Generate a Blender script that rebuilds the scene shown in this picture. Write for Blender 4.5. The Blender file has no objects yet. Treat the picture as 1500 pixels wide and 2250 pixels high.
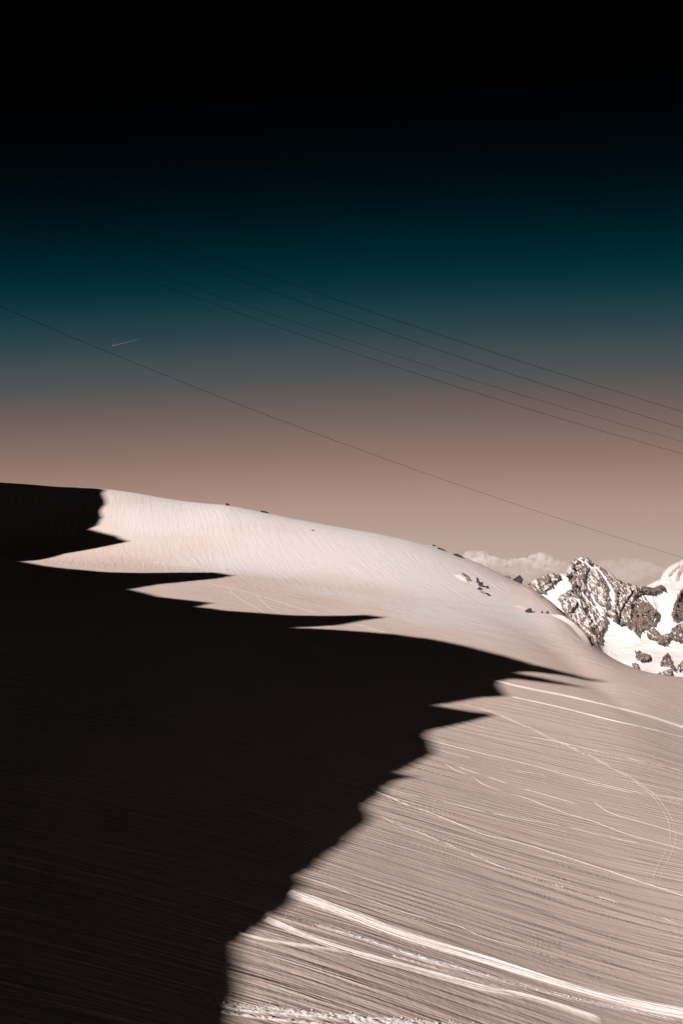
import bpy, math, random
import numpy as np
from mathutils import Vector

random.seed(7)
rng = np.random.default_rng(11)
D = math.radians
sc = bpy.context.scene
COL = sc.collection

# ------------------------------------------------------------------ camera
PW, PH = 1500.0, 2250.0                      # photograph size, used to turn pixels into directions
LENS = 35.0
F = PH * LENS / 36.0
HORIZON = 1290.0
PITCH = math.atan((HORIZON - PH / 2) / F)
cam = bpy.data.objects.new('camera', bpy.data.cameras.new('camera'))
COL.objects.link(cam)
cam.data.sensor_fit = 'VERTICAL'
cam.data.sensor_height = 36.0
cam.data.lens = LENS
cam.data.clip_start = 0.5
cam.data.clip_end = 120000
cam.location = (0, 0, 0)                     # eye level is z = 0; the snow below is at about -18 m
cam.rotation_euler = (D(90) + PITCH, 0, 0)
sc.camera = cam

# ------------------------------------------------------------------ sky and sun
SUN_AZ, SUN_EL = D(144.5), D(23)               # to the left of the view and a little behind
SUN = Vector((-math.sin(SUN_AZ) * math.cos(SUN_EL), math.cos(SUN_AZ) * math.cos(SUN_EL), math.sin(SUN_EL)))


EXPO = 2 ** 0.72


def lin(c):
    c = c / 255.0
    return c / 12.92 if c <= 0.04045 else ((c + 0.055) / 1.055) ** 2.4


world = bpy.data.worlds.new('World')
sc.world = world
world.use_nodes = True
wn, wl = world.node_tree.nodes, world.node_tree.links
tc = wn.new('ShaderNodeTexCoord')
sep = wn.new('ShaderNodeSeparateXYZ')
wl.new(tc.outputs['Generated'], sep.inputs[0])


def wmath(op, a, b=None):
    n = wn.new('ShaderNodeMath')
    n.operation = op
    for i, x in enumerate((a, b)):
        if x is None:
            continue
        if isinstance(x, (int, float)):
            n.inputs[i].default_value = x
        else:
            wl.new(x, n.inputs[i])
    return n.outputs[0]


zc = wmath('MAXIMUM', sep.outputs['Z'], 0.0)
yc = wmath('SQRT', wmath('SUBTRACT', 1.0, wmath('MULTIPLY', zc, zc)))
comb = wn.new('ShaderNodeCombineXYZ')
wl.new(yc, comb.inputs['Y'])
wl.new(zc, comb.inputs['Z'])
sky = wn.new('ShaderNodeTexSky')
sky.sky_type = 'NISHITA'
sky.sun_disc = False
sky.sun_elevation = SUN_EL
sky.sun_rotation = -SUN_AZ
sky.altitude = 3400
sky.air_density = 1.0
sky.dust_density = 0.1
sky.ozone_density = 1.0
wl.new(comb.outputs[0], sky.inputs['Vector'])
bw = wn.new('ShaderNodeRGBToBW')
wl.new(sky.outputs[0], bw.inputs[0])
xx = wmath('SQRT', wmath('ADD', wmath('MULTIPLY', sep.outputs['X'], sep.outputs['X']), 0.05))
side = wmath('SUBTRACT', 1.024, wmath('MULTIPLY', wmath('SUBTRACT', xx, sep.outputs['X']), 0.22))   # the sky dims towards the left
side = wmath('SUBTRACT', side, wmath('MULTIPLY', wmath('ADD', xx, sep.outputs['X']), 0.10))          # and a little towards the right
lum = wmath('MULTIPLY', wmath('MULTIPLY', bw.outputs[0], 0.0755), side)
ramp = wn.new('ShaderNodeValToRGB')          # the tone of this sky: black, teal, grey, rose
STOPS = [(.103, 0, 0, 0), (.112, 0, 1, 2), (.121, 0, 5, 8), (.128, 1, 9, 15), (.135, 0, 14, 18), (.143, 0, 20, 25), (.150, 0, 27, 33),
         (.163, 0, 38, 46), (.175, 6, 47, 55), (.186, 22, 56, 64), (.204, 42, 66, 72), (.225, 66, 78, 82),
         (.251, 86, 86, 86), (.273, 104, 94, 90), (.315, 127, 107, 99), (.362, 147, 119, 107), (.423, 165, 136, 123),
         (.490, 177, 149, 137), (.620, 186, 162, 150), (.780, 192, 170, 158)]
el = ramp.color_ramp.elements
while len(el) > 1:
    el.remove(el[-1])
for i, (p, r, g, b) in enumerate(STOPS):
    e = el[0] if i == 0 else el.new(p)
    e.position = p
    e.color = (lin(r) / EXPO, lin(g) / EXPO, lin(b) / EXPO, 1)
wl.new(lum, ramp.inputs[0])
vs = wn.new('ShaderNodeVectorMath')
vs.operation = 'SCALE'
vs.inputs['Scale'].default_value = 10.0
wl.new(ramp.outputs[0], vs.inputs[0])
bg = wn['Background']
wl.new(vs.outputs[0], bg.inputs['Color'])
bg.inputs['Strength'].default_value = 0.1

sun = bpy.data.objects.new('sun', bpy.data.lights.new('sun', 'SUN'))
COL.objects.link(sun)
sun.data.energy = 5.0
sun.data.angle = D(0.5)
sun.data.color = (1.0, 0.85, 0.785)
sun.rotation_euler = SUN.to_track_quat('Z', 'Y').to_euler()
sun.location = SUN * 500

sc.view_settings.view_transform = 'Standard'
sc.view_settings.look = 'None'
sc.view_settings.exposure = 0.72
sc.view_settings.gamma = 1.0
sc.view_settings.use_curve_mapping = False
sc.cycles.use_denoising = True
sc.cycles.max_bounces = 10
sc.cycles.diffuse_bounces = 2
sc.cycles.volume_bounces = 8
sc.cycles.transparent_max_bounces = 12

# ------------------------------------------------------------------ small tools


def ray(u, v):
    u = np.asarray(u, float)
    v = np.asarray(v, float)
    cx = (u - PW / 2) / F
    cy = (PH / 2 - v) / F
    c, s = math.cos(PITCH), math.sin(PITCH)
    return cx, c - s * cy, s + c * cy


def at(u, v, Y):
    x, y, z = ray(u, v)
    return np.stack([x / y * Y, np.broadcast_to(Y, np.shape(x / y)), z / y * Y], -1)


def azel(u, v):
    x, y, z = ray(u, v)
    return np.arctan2(x, y), z / np.hypot(x, y)


def sm(x):
    x = np.clip(x, 0, 1)
    return x * x * (3 - 2 * x)


def smooth(a, sig):
    n = int(sig * 4)
    k = np.exp(-.5 * (np.arange(-n, n + 1) / sig) ** 2)
    k /= k.sum()
    return np.convolve(np.pad(a, n, mode='edge'), k, 'valid')


def _hash(ix, iy, seed):
    h = (ix.astype(np.int64) * 374761393 + iy.astype(np.int64) * 668265263 + seed * 2147483647) & 0xFFFFFFFF
    h = ((h ^ (h >> 13)) * 1274126177) & 0xFFFFFFFF
    return ((h ^ (h >> 16)) & 0xFFFFFF) / float(0xFFFFFF)


def noise(x, y, seed=0):                     # gradient noise, about -0.7 .. 0.7
    ix, iy = np.floor(x), np.floor(y)
    fx, fy = x - ix, y - iy
    ux = fx * fx * fx * (fx * (fx * 6 - 15) + 10)
    uy = fy * fy * fy * (fy * (fy * 6 - 15) + 10)

    def g(dx, dy):
        a = _hash(ix + dx, iy + dy, seed) * 2 * math.pi
        return np.cos(a) * (fx - dx) + np.sin(a) * (fy - dy)
    a, b, c, d = g(0, 0), g(1, 0), g(0, 1), g(1, 1)
    return (a + (b - a) * ux) * (1 - uy) + (c + (d - c) * ux) * uy


def fbm(x, y, seed=0, octv=4, gain=.5):
    s, a = 0, 1.0
    for k in range(octv):
        s = s + a * noise(x * 2 ** k, y * 2 ** k, seed + k * 17)
        a *= gain
    return s


def ridged(x, y, seed=0, octv=4, gain=.5):
    s, a = 0, 1.0
    for k in range(octv):
        s = s + a * (1 - 2.2 * np.abs(noise(x * 2 ** k, y * 2 ** k, seed + k * 17)))
        a *= gain
    return s


def mesh_obj(name, verts, faces, mat=None, parent=None, shade=True, attrs=None):
    verts = np.ascontiguousarray(np.asarray(verts, np.float32).reshape(-1, 3))
    me = bpy.data.meshes.new(name)
    if isinstance(faces, np.ndarray):
        k = faces.shape[1]
        me.vertices.add(len(verts))
        me.vertices.foreach_set('co', verts.ravel())
        me.loops.add(faces.size)
        me.loops.foreach_set('vertex_index', faces.astype(np.int32).ravel())
        me.polygons.add(len(faces))
        me.polygons.foreach_set('loop_start', np.arange(0, faces.size, k, dtype=np.int32))
        me.update(calc_edges=True)
    else:
        me.from_pydata([tuple(map(float, v)) for v in verts], [], faces)
    if attrs:
        for an, av in attrs.items():
            at_ = me.attributes.new(an, 'FLOAT', 'POINT')
            at_.data.foreach_set('value', np.asarray(av, np.float32).ravel())
    me.polygons.foreach_set('use_smooth', np.full(len(me.polygons), bool(shade)))
    me.validate()
    me.update()
    if mat:
        me.materials.append(mat)
    o = bpy.data.objects.new(name, me)
    COL.objects.link(o)
    if parent is not None:
        o.parent = parent
    return o


def grid_faces(nr, nc):
    i = np.arange(nr - 1)[:, None] * nc + np.arange(nc - 1)[None, :]
    i = i.ravel()
    return np.stack([i, i + 1, i + nc + 1, i + nc], -1)


def tag(o, label=None, cat=None, group=None, kind=None):
    if label:
        o['label'] = label
    if cat:
        o['category'] = cat
    if group:
        o['group'] = group
    if kind:
        o['kind'] = kind
    return o


# ------------------------------------------------------------------ materials
def mat_base(name, rough=.7, spec=.2):
    m = bpy.data.materials.new(name)
    m.use_nodes = True
    p = m.node_tree.nodes['Principled BSDF']
    p.inputs['Roughness'].default_value = rough
    p.inputs['Specular IOR Level'].default_value = spec
    return m, m.node_tree.nodes, m.node_tree.links, p


def snow_mat(name, c0, c1, bump_scale=2.2, bump_dist=.03):
    m, n, l, p = mat_base(name, .95, 0.0)
    t = n.new('ShaderNodeTexCoord')
    a = n.new('ShaderNodeTexNoise')
    a.inputs['Scale'].default_value = .12
    a.inputs['Detail'].default_value = 6
    l.new(t.outputs['Object'], a.inputs['Vector'])
    mx = n.new('ShaderNodeMix')
    mx.data_type = 'RGBA'
    mx.inputs[6].default_value = (*c0, 1)
    mx.inputs[7].default_value = (*c1, 1)
    l.new(a.outputs['Fac'], mx.inputs[0])
    l.new(mx.outputs[2], p.inputs['Base Color'])
    b = n.new('ShaderNodeTexNoise')
    b.inputs['Scale'].default_value = bump_scale
    b.inputs['Detail'].default_value = 5
    b.inputs['Roughness'].default_value = .6
    l.new(t.outputs['Object'], b.inputs['Vector'])
    bp = n.new('ShaderNodeBump')
    bp.inputs['Distance'].default_value = bump_dist
    bp.inputs['Strength'].default_value = .6
    l.new(b.outputs['Fac'], bp.inputs['Height'])
    l.new(bp.outputs[0], p.inputs['Normal'])
    return m


def rock_mat(name, c0, c1, scale=.6, bump=.15, dist=.3):
    m, n, l, p = mat_base(name, .85, .2)
    t = n.new('ShaderNodeTexCoord')
    a = n.new('ShaderNodeTexNoise')
    a.inputs['Scale'].default_value = scale
    a.inputs['Detail'].default_value = 8
    a.inputs['Roughness'].default_value = .65
    l.new(t.outputs['Object'], a.inputs['Vector'])
    r = n.new('ShaderNodeValToRGB')
    r.color_ramp.elements[0].position = .35
    r.color_ramp.elements[0].color = (*c0, 1)
    r.color_ramp.elements[1].position = .68
    r.color_ramp.elements[1].color = (*c1, 1)
    l.new(a.outputs['Fac'], r.inputs[0])
    l.new(r.outputs[0], p.inputs['Base Color'])
    bp = n.new('ShaderNodeBump')
    bp.inputs['Distance'].default_value = dist
    bp.inputs['Strength'].default_value = bump
    l.new(a.outputs['Fac'], bp.inputs['Height'])
    l.new(bp.outputs[0], p.inputs['Normal'])
    return m


def alpine_mat(name, rock0, rock1, snow, scale):
    """snow and rock by the vertex attribute rock (0 snow, 1 rock)"""
    m, n, l, p = mat_base(name, .8, .15)
    at_ = n.new('ShaderNodeAttribute')
    at_.attribute_name = 'rock'
    t = n.new('ShaderNodeTexCoord')
    a = n.new('ShaderNodeTexNoise')
    a.inputs['Scale'].default_value = scale
    a.inputs['Detail'].default_value = 8
    a.inputs['Roughness'].default_value = .68
    l.new(t.outputs['Object'], a.inputs['Vector'])
    r = n.new('ShaderNodeValToRGB')
    r.color_ramp.elements[0].position = .32
    r.color_ramp.elements[0].color = (*rock0, 1)
    r.color_ramp.elements[1].position = .7
    r.color_ramp.elements[1].color = (*rock1, 1)
    l.new(a.outputs['Fac'], r.inputs[0])
    # edge of the snow cover broken up by fine noise
    b = n.new('ShaderNodeMath')
    b.operation = 'MULTIPLY_ADD'
    b.inputs[1].default_value = .5
    b.inputs[2].default_value = -.25
    l.new(a.outputs['Fac'], b.inputs[0])
    s = n.new('ShaderNodeMath')
    s.operation = 'ADD'
    l.new(at_.outputs['Fac'], s.inputs[0])
    l.new(b.outputs[0], s.inputs[1])
    c = n.new('ShaderNodeMapRange')
    c.inputs['From Min'].default_value = .38
    c.inputs['From Max'].default_value = .58
    l.new(s.outputs[0], c.inputs['Value'])
    mx = n.new('ShaderNodeMix')
    mx.data_type = 'RGBA'
    mx.inputs[6].default_value = (*snow, 1)
    l.new(c.outputs[0], mx.inputs[0])
    l.new(r.outputs[0], mx.inputs[7])
    l.new(mx.outputs[2], p.inputs['Base Color'])
    return m




def slope_mat(name='wind_crusted_snow', sunlit_or_track_col=(.585, .585, .59)):
    """dusty wind crust in front, fresher wind-packed snow on the dome, fine wind streaks in the bump"""
    m, n, l, p = mat_base(name, .95, 0.0)
    t = n.new('ShaderNodeTexCoord')
    a = n.new('ShaderNodeTexNoise')
    a.inputs['Scale'].default_value = .11
    a.inputs['Detail'].default_value = 7
    l.new(t.outputs['Object'], a.inputs['Vector'])
    mx = n.new('ShaderNodeMix')
    mx.data_type = 'RGBA'
    mx.inputs[6].default_value = (.515, .446, .415, 1)  # pink of the warm light put into the crust's base colour
    mx.inputs[7].default_value = (.58, .506, .473, 1)
    l.new(a.outputs['Fac'], mx.inputs[0])
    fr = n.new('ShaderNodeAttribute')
    fr.attribute_name = 'sunlit_or_track'
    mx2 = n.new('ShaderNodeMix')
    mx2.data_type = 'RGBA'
    mx2.inputs[7].default_value = (*sunlit_or_track_col, 1)
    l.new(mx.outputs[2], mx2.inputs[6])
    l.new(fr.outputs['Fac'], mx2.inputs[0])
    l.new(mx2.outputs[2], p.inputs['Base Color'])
    pt = n.new('ShaderNodeTexNoise')
    pt.inputs['Scale'].default_value = .09
    pt.inputs['Detail'].default_value = 3
    l.new(t.outputs['Object'], pt.inputs['Vector'])
    tot = None
    for k, (wname, ang, acr, alo, amp) in enumerate((('w_near', 90, .34, 6., 1.0), ('w_mid', 50, .5, 9., .9), ('w_far', 12, .7, 8., .5))):
        vr = n.new('ShaderNodeVectorRotate')
        vr.rotation_type = 'Z_AXIS'
        vr.inputs['Angle'].default_value = -D(ang)
        l.new(t.outputs['Object'], vr.inputs['Vector'])
        ml = n.new('ShaderNodeVectorMath')
        ml.operation = 'MULTIPLY'
        ml.inputs[1].default_value = (1 / acr, 1 / alo, 0)
        l.new(vr.outputs[0], ml.inputs[0])
        nz = n.new('ShaderNodeTexNoise')
        nz.inputs['Scale'].default_value = 1.0
        nz.inputs['Detail'].default_value = 3
        nz.inputs['Roughness'].default_value = .55
        l.new(ml.outputs[0], nz.inputs['Vector'])
        at_ = n.new('ShaderNodeAttribute')
        at_.attribute_name = wname
        mu = n.new('ShaderNodeMath')
        mu.operation = 'MULTIPLY'
        l.new(nz.outputs['Fac'], mu.inputs[0])
        l.new(at_.outputs['Fac'], mu.inputs[1])
        ma = n.new('ShaderNodeMath')
        ma.operation = 'MULTIPLY_ADD'
        ma.inputs[1].default_value = amp
        mp = n.new('ShaderNodeMapRange')         # the streaks come in patches
        mp.inputs['From Min'].default_value = .36
        mp.inputs['From Max'].default_value = .64
        mp.inputs['To Min'].default_value = .35
        mp.inputs['To Max'].default_value = 1.35
        l.new(pt.outputs['Fac'], mp.inputs['Value'])
        mq = n.new('ShaderNodeMath')
        mq.operation = 'MULTIPLY'
        l.new(mu.outputs[0], mq.inputs[0])
        l.new(mp.outputs[0], mq.inputs[1])
        l.new(mq.outputs[0], ma.inputs[0])
        if tot is None:
            ma.inputs[2].default_value = 0
        else:
            l.new(tot, ma.inputs[2])
        tot = ma.outputs[0]
    bp = n.new('ShaderNodeBump')
    bp.inputs['Distance'].default_value = .13
    bp.inputs['Strength'].default_value = 1.0
    l.new(tot, bp.inputs['Height'])
    g = n.new('ShaderNodeTexNoise')
    g.inputs['Scale'].default_value = 4.0
    g.inputs['Detail'].default_value = 4
    l.new(t.outputs['Object'], g.inputs['Vector'])
    b2_ = n.new('ShaderNodeBump')
    b2_.inputs['Distance'].default_value = .02
    b2_.inputs['Strength'].default_value = .6
    l.new(g.outputs['Fac'], b2_.inputs['Height'])
    l.new(bp.outputs[0], b2_.inputs['Normal'])
    l.new(b2_.outputs[0], p.inputs['Normal'])
    return m


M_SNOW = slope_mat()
M_TRACK = slope_mat('ski_worn_snow', (.70, .70, .705))
M_VALLEY = snow_mat('valley_forest_and_rock', (.03, .035, .03), (.07, .07, .065), .002, 40.)
M_FRESH = snow_mat('broken_fresh_snow', (.66, .66, .66), (.72, .72, .72), 5.0, .05)
M_ROCK = rock_mat('dark_or_shaded_granite', (.012, .012, .013), (.05, .045, .042), .9, .5, .3)  # also the black that stands for shade in the outcrop's hollows
M_SLAB = rock_mat('brown_granite_slab', (.10, .08, .07), (.24, .19, .165), .9, .5, .3)
M_RIDGE = alpine_mat('ridge_rock_and_snow', (.05, .045, .04), (.22, .19, .17), (.8, .78, .77), .12)
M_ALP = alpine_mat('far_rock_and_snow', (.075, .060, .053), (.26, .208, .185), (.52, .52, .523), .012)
M_FARALP = alpine_mat('distant_rock_and_snow', (.26, .21, .19), (.40, .32, .28), (.5, .49, .487), .008)  # rock kept pale: distance haze put into its colour
M_CABLE, _n, _l, _p = mat_base('steel_cable', .8, .05)
_p.inputs['Base Color'].default_value = (.004, .006, .007, 1)
_p.inputs['Metallic'].default_value = .3
_w = _n.new('ShaderNodeTexWave')
_w.inputs['Scale'].default_value = 8
_b = _n.new('ShaderNodeBump')
_b.inputs['Distance'].default_value = .004
_l.new(_w.outputs['Fac'], _b.inputs['Height'])
_l.new(_b.outputs[0], _p.inputs['Normal'])

# ------------------------------------------------------------------ the snow slope: shape
SIL = np.array([(0, 1060), (60, 1064), (130, 1070), (200, 1072), (245, 1076), (290, 1082), (340, 1091), (400, 1101), (450, 1106),
                (500, 1110), (580, 1126), (640, 1139), (700, 1150), (760, 1161), (830, 1173), (900, 1188), (950, 1201), (1000, 1218),
                (1050, 1237), (1100, 1262), (1140, 1281), (1170, 1294), (1215, 1325), (1262, 1374), (1290, 1403), (1320, 1430),
                (1350, 1450), (1380, 1464), (1420, 1477), (1460, 1484), (1500, 1489)], float)
_sa, _ss = azel(SIL[:, 0], SIL[:, 1])
FINE = np.linspace(-math.pi, math.pi, 14401)
_ka = np.concatenate([[D(-180), D(-120), D(-70), D(-40), D(-26)], _sa, [D(24), D(35), D(60), D(110), D(180)]])
_ks = np.concatenate([[-.10, 0.0, .09, .105, .106], _ss, [-.094, -.10, -.12, -.15, -.10]])
FS = smooth(np.interp(FINE, _ka, _ks), 9)            # slope of the skyline by azimuth
FS0 = smooth(FS, 119)
FR = smooth(np.interp(FINE, np.radians([-180, -120, -60, -25, -19, -8, 0, 8, 13, 16, 19, 26, 60, 120, 180]),
                      [150, 180, 330, 345, 340, 310, 285, 271.6, 217.2, 143.2, 188.2, 180, 130, 130, 150.]), 90)   # its distance
FW = smooth(np.interp(FINE, np.radians([-180, -60, -19, 0, 10, 19, 60, 180]), [.5, 1, 1, .586, .173, .284, .1, .5]), 90)
EYE = 18.0
TILT = .19


FS00, FRS, FWS = smooth(FS, 400), smooth(FR, 400), smooth(FW, 300)   # calmer shape for the ground in front


def zpol(a, r):
    s, s0, s00, rc, rs, w, ws = (np.interp(a, FINE, q) for q in (FS, FS0, FS00, FR, FRS, FW, FWS))
    t = r / rc
    q = sm((t - .3) / .52)
    se = s00 + (s0 - s00) * q + (s - s0) * sm((t - .755) / .245)
    tg = r / (rs + (rc - rs) * q)
    ww = ws + (w - ws) * q
    g = ww * (1 - sm((tg - .7) / .3)) + (1 - ww) * np.clip(1 - tg ** 1.776, 0, None) ** 2
    b = np.clip(r - rc, 0, None)
    drop = np.where(b < 120, .0022 * b * b, .0022 * 120 * 120 + .528 * (b - 120))
    return se * r - EYE * g - drop - TILT * r * np.sin(a) * np.clip(1 - tg, 0, None) ** 2.88 * np.clip(np.cos(a) * 2, 0, 1)


def hit(u, v):
    a, e = azel(u, v)
    a = np.atleast_1d(a)
    e = np.atleast_1d(e)
    lo = np.full(a.shape, 3.0)
    hi = np.interp(a, FINE, FR)
    for _ in range(45):
        m = (lo + hi) / 2
        below = zpol(a, m) / m < e
        lo = np.where(below, m, lo)
        hi = np.where(below, hi, m)
    r = (lo + hi) / 2
    return np.stack([r * np.sin(a), r * np.cos(a), zpol(a, r)], -1)


# wind ripples: along the slope in front, swinging into the fall line on the dome


def step_wave(w, f0=.76):
    f = w - np.floor(w)
    return np.where(f < f0, f / f0, (1 - f) / (1 - f0))


def field(x, y, ang, lam, seed, near):
    a = D(ang)
    r = np.hypot(x, y)
    f2 = 1 - sm((r - 48) / 40.) if near else .6      # finer waves only where the mesh carries them
    f3 = 1 - sm((r - 35) / 30.)
    ph = math.cos(a) * x + math.sin(a) * y           # across the lines
    al = -math.sin(a) * x + math.cos(a) * y          # along them
    n1 = fbm(ph / 7., al / 38., seed + 3, 3)
    n2 = fbm(ph / 2.4, al / 22., seed + 21, 3)
    n0 = noise(ph / 21., al / 70., seed + 5)
    patch = sm(.5 + 1.5 * fbm(x / 19., y / 23., seed + 31, 2))
    patch2 = sm(.5 + 1.5 * fbm(x / 9., y / 7., seed + 33, 2))
    z = .05 * fbm(ph / 9., al / 40., seed + 77, 2)
    z = z + .075 * lam / 2.4 * (.1 + .9 * patch) * (step_wave(ph / lam + 1.3 * n1 + 2.0 * n0, .84) - .5)
    z = z + f2 * .050 * lam / 2.4 * (.15 + .85 * patch2) * (step_wave(ph / (lam * .41) + .9 * n2 + 2.3 * n1, .8) - .5)
    if near:
        z = z + f3 * (.018 * fbm(ph / .5, al / 6., seed + 41, 2) + .009 * fbm(x / .3, y / .35, seed + 51, 2))
    else:
        z = z + .03 * ridged(ph / 1.1, al / 14., seed + 61, 2)
    return z


def zones(x, y):
    return sm((y - 176 + .25 * x) / 34.), sm((y - 138 + .25 * x) / 36.)


def detail(x, y):
    r = np.hypot(x, y)
    far, mid = zones(x, y)
    z = field(x, y, 90, 2.3, 0, True) * (1 - mid) + .8 * field(x, y, 50, 2.0, 200, False) * mid * (1 - far) + .45 * field(x, y, 12, 2.2, 300, False) * far
    return z * sm((r - 6) / 20)


# ------------------------------------------------------------------ the snow slope: mesh
A = np.concatenate([np.linspace(-180, -60, 40, endpoint=False), np.linspace(-60, -21, 60, endpoint=False),
                    np.linspace(-21, 21, 860, endpoint=False), np.linspace(21, 60, 60, endpoint=False), np.linspace(60, 180, 41)])
A = np.radians(A)
tt = np.linspace(.1, 1, 4000)
e_mid = .02 - 15. / (tt * 280)
wgt = np.gradient(e_mid, tt)
wgt = wgt / wgt.sum() + .55 / len(tt)
cdf = np.cumsum(wgt)
cdf = (cdf - cdf[0]) / (cdf[-1] - cdf[0])
T = np.concatenate([np.linspace(.006, .1, 24, endpoint=False), np.interp(np.linspace(0, 1, 760), cdf, tt),
                    np.linspace(1.003, 1.12, 24), np.geomspace(1.16, 14, 30)])
AA, TT = np.meshgrid(A, T)
RRc = np.interp(AA, FINE, FR)
# near rows share one distance, far rows follow the crest
R0 = TT * RRc
RR = np.where(TT < .1, R0, R0)
X, Y = RR * np.sin(AA), RR * np.cos(AA)
Z = zpol(AA, RR)
Z = Z + detail(X, Y) * (1 - sm((TT - 1.05) / .3))
wf_, wm_ = zones(X, Y)
sunlit_or_track = sm((Y - 168 + 1.0 * X) / 70. + .8 * fbm(X / 30., Y / 40., 941, 3)) * (1 - sm((X - 22) / 34. + .4 * fbm(X / 20., Y / 20., 943, 3)))  # whiter colour painted where the dome catches the sun, right flank left pink
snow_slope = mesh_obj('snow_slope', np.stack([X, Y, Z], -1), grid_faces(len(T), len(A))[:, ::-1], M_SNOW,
                      attrs={'sunlit_or_track': sunlit_or_track, 'w_near': 1 - wm_, 'w_mid': wm_ * (1 - wf_), 'w_far': wf_})
tag(snow_slope, 'wind rippled snow slope rising to a rounded dome, half in black shadow', 'snow slope', kind='structure')


def ground(x, y):
    return zpol(np.arctan2(x, y), np.hypot(x, y)) + detail(x, y)


# valley floor far below, reaching the horizon
vx = np.linspace(-60000, 60000, 121)
vy = np.linspace(-30000, 90000, 121)
VX, VY = np.meshgrid(vx, vy)
VZ = -1250 + 220 * fbm(VX / 9000., VY / 9000., 5, 3)
valley = mesh_obj('valley_ground', np.stack([VX, VY, VZ], -1), grid_faces(121, 121)[:, ::-1], M_VALLEY)
tag(valley, 'dark wooded valley ground far below the slope', 'ground', kind='structure')

# ------------------------------------------------------------------ the jagged ridge on the left that throws the shadow
SHADOW = [(232, 1077), (225, 1085), (231, 1098), (232, 1107), (220, 1122), (224, 1138), (218, 1147), (214, 1155), (195, 1163),
          (230, 1172), (255, 1178), (262, 1183), (283, 1190), (250, 1197), (200, 1207), (140, 1217), (125, 1222), (45, 1234),
          (100, 1244), (150, 1250), (230, 1257), (300, 1259), (400, 1258), (470, 1258), (495, 1262), (512, 1265), (480, 1271),
          (400, 1279), (350, 1284), (283, 1295), (350, 1312), (465, 1325), (430, 1333), (500, 1342), (640, 1352), (740, 1353),
          (800, 1351), (845, 1357), (800, 1363), (740, 1374), (640, 1379), (730, 1383), (850, 1392), (950, 1405), (1010, 1417),
          (1100, 1440), (1180, 1463), (1250, 1480), (1335, 1499), (1240, 1485), (1165, 1476), (1130, 1478), (1180, 1488), (1290, 1512), (1200, 1500), (1125, 1491), (1098, 1496), (1090, 1505), (1110, 1530), (1050, 1533), (985, 1545),
          (950, 1550), (1010, 1560), (1060, 1567), (1085, 1571), (1040, 1582), (940, 1605), (930, 1615), (945, 1640), (948, 1655),
          (900, 1680), (865, 1697), (890, 1705), (912, 1707), (860, 1715), (840, 1730), (830, 1745), (800, 1768), (790, 1775),
          (805, 1790), (795, 1810), (740, 1855), (690, 1895), (660, 1915), (645, 1925), (650, 1945), (640, 1960), (620, 1985),
          (580, 2020), (540, 2050), (505, 2068), (500, 2080), (508, 2120), (510, 2160), (500, 2195), (490, 2230), (485, 2250)]
SHADOW = np.array(SHADOW, float)
RA, RB = np.array([-24., -8.]), np.array([-182., 172.])
RD = (RB - RA) / np.linalg.norm(RB - RA)
RN = np.array([RD[1], -RD[0]])               # towards the slope in view
hx, hy = -math.sin(SUN_AZ), math.cos(SUN_AZ)
P = hit(SHADOW[:, 0], SHADOW[:, 1])
kq = np.linalg.solve(np.array([[hx, -RD[0]], [hy, -RD[1]]]), (RA[:, None] - P[:, :2].T))
qs, zs = kq[1], P[:, 2] + kq[0] * math.tan(SUN_EL)
# outline of the crest in its own plane, finely broken; pinnacles may lean
nn_ = np.maximum(2, (np.hypot(np.diff(qs), np.diff(zs)) / .7).astype(int))
oq = np.concatenate([np.linspace(qs[i], qs[i + 1], n, endpoint=False) for i, n in enumerate(nn_)] + [[qs[-1]]])
oz = np.concatenate([np.linspace(zs[i], zs[i + 1], n, endpoint=False) for i, n in enumerate(nn_)] + [[zs[-1]]])
oz = oz + .24 * fbm(np.arange(len(oz)) / 2.6, oz * 0, 15, 2)
qe = np.arange(420, oq[0] + 2, -3.0)
ze = oz[0] + 14 * sm((qe - oq[0]) / 60) - 70 * sm((qe - oq[0] - 70) / 90) + 3 * noise(qe / 9, qe * 0 + .5, 8)
qb = np.arange(oq[-1] - 2, -150, -3.0)
db = oq[-1] - qb
zb = oz[-1] - .2 * np.minimum(db, 14) + np.clip(.8 * (db - 20), 0, 55) + np.clip(db / 20, .2, 1.5) * noise(qb / 7, qb * 0 + .5, 9)   # added rise behind, closing a gap to the sky's fill light
oq = np.concatenate([qe, oq, qb])
oz = np.concatenate([ze, oz, zb])
# lowest outline height along the ridge: crest of the body below
Q = np.arange(-150, 420, .8)
ZQ = np.full(len(Q), 1e6)
for i in range(len(oq) - 1):
    lo_, hi_ = sorted((oq[i], oq[i + 1]))
    m = (Q >= lo_ - 1.0) & (Q <= hi_ + 1.0)
    ZQ[m] = np.minimum(ZQ[m], min(oz[i], oz[i + 1]))
ZQ = ZQ - .5
ok_ = ZQ < 1e5
ZQ = np.interp(Q, Q[ok_], ZQ[ok_])
OFF = np.concatenate([-np.geomspace(70, .25, 22), [0], np.geomspace(.25, 70, 22)])
QQ, OO = np.meshgrid(Q, OFF)
base = np.interp(QQ, Q, ZQ)
ao = np.abs(OO)
broad = np.interp(QQ, Q, smooth(ZQ, 12))
mixw = sm(ao / 14)
prof = base * (1 - mixw) + np.minimum(broad, base + ao) * mixw - 1.55 * ao - 4.5 * np.minimum(ao, 1.0)
prof = prof + mixw * 2.4 * np.minimum(ao / 6, 1) * ridged(QQ / 9., OO / 16., 19, 4) + np.minimum(ao / 3, 1) * .8 * ridged(QQ / 2.2, OO / 4., 29, 3)
lim = base
prof = np.minimum(prof, lim - .3 * ao)
RX = RA[0] + RD[0] * QQ + RN[0] * OO
RY = RA[1] + RD[1] * QQ + RN[1] * OO
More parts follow.
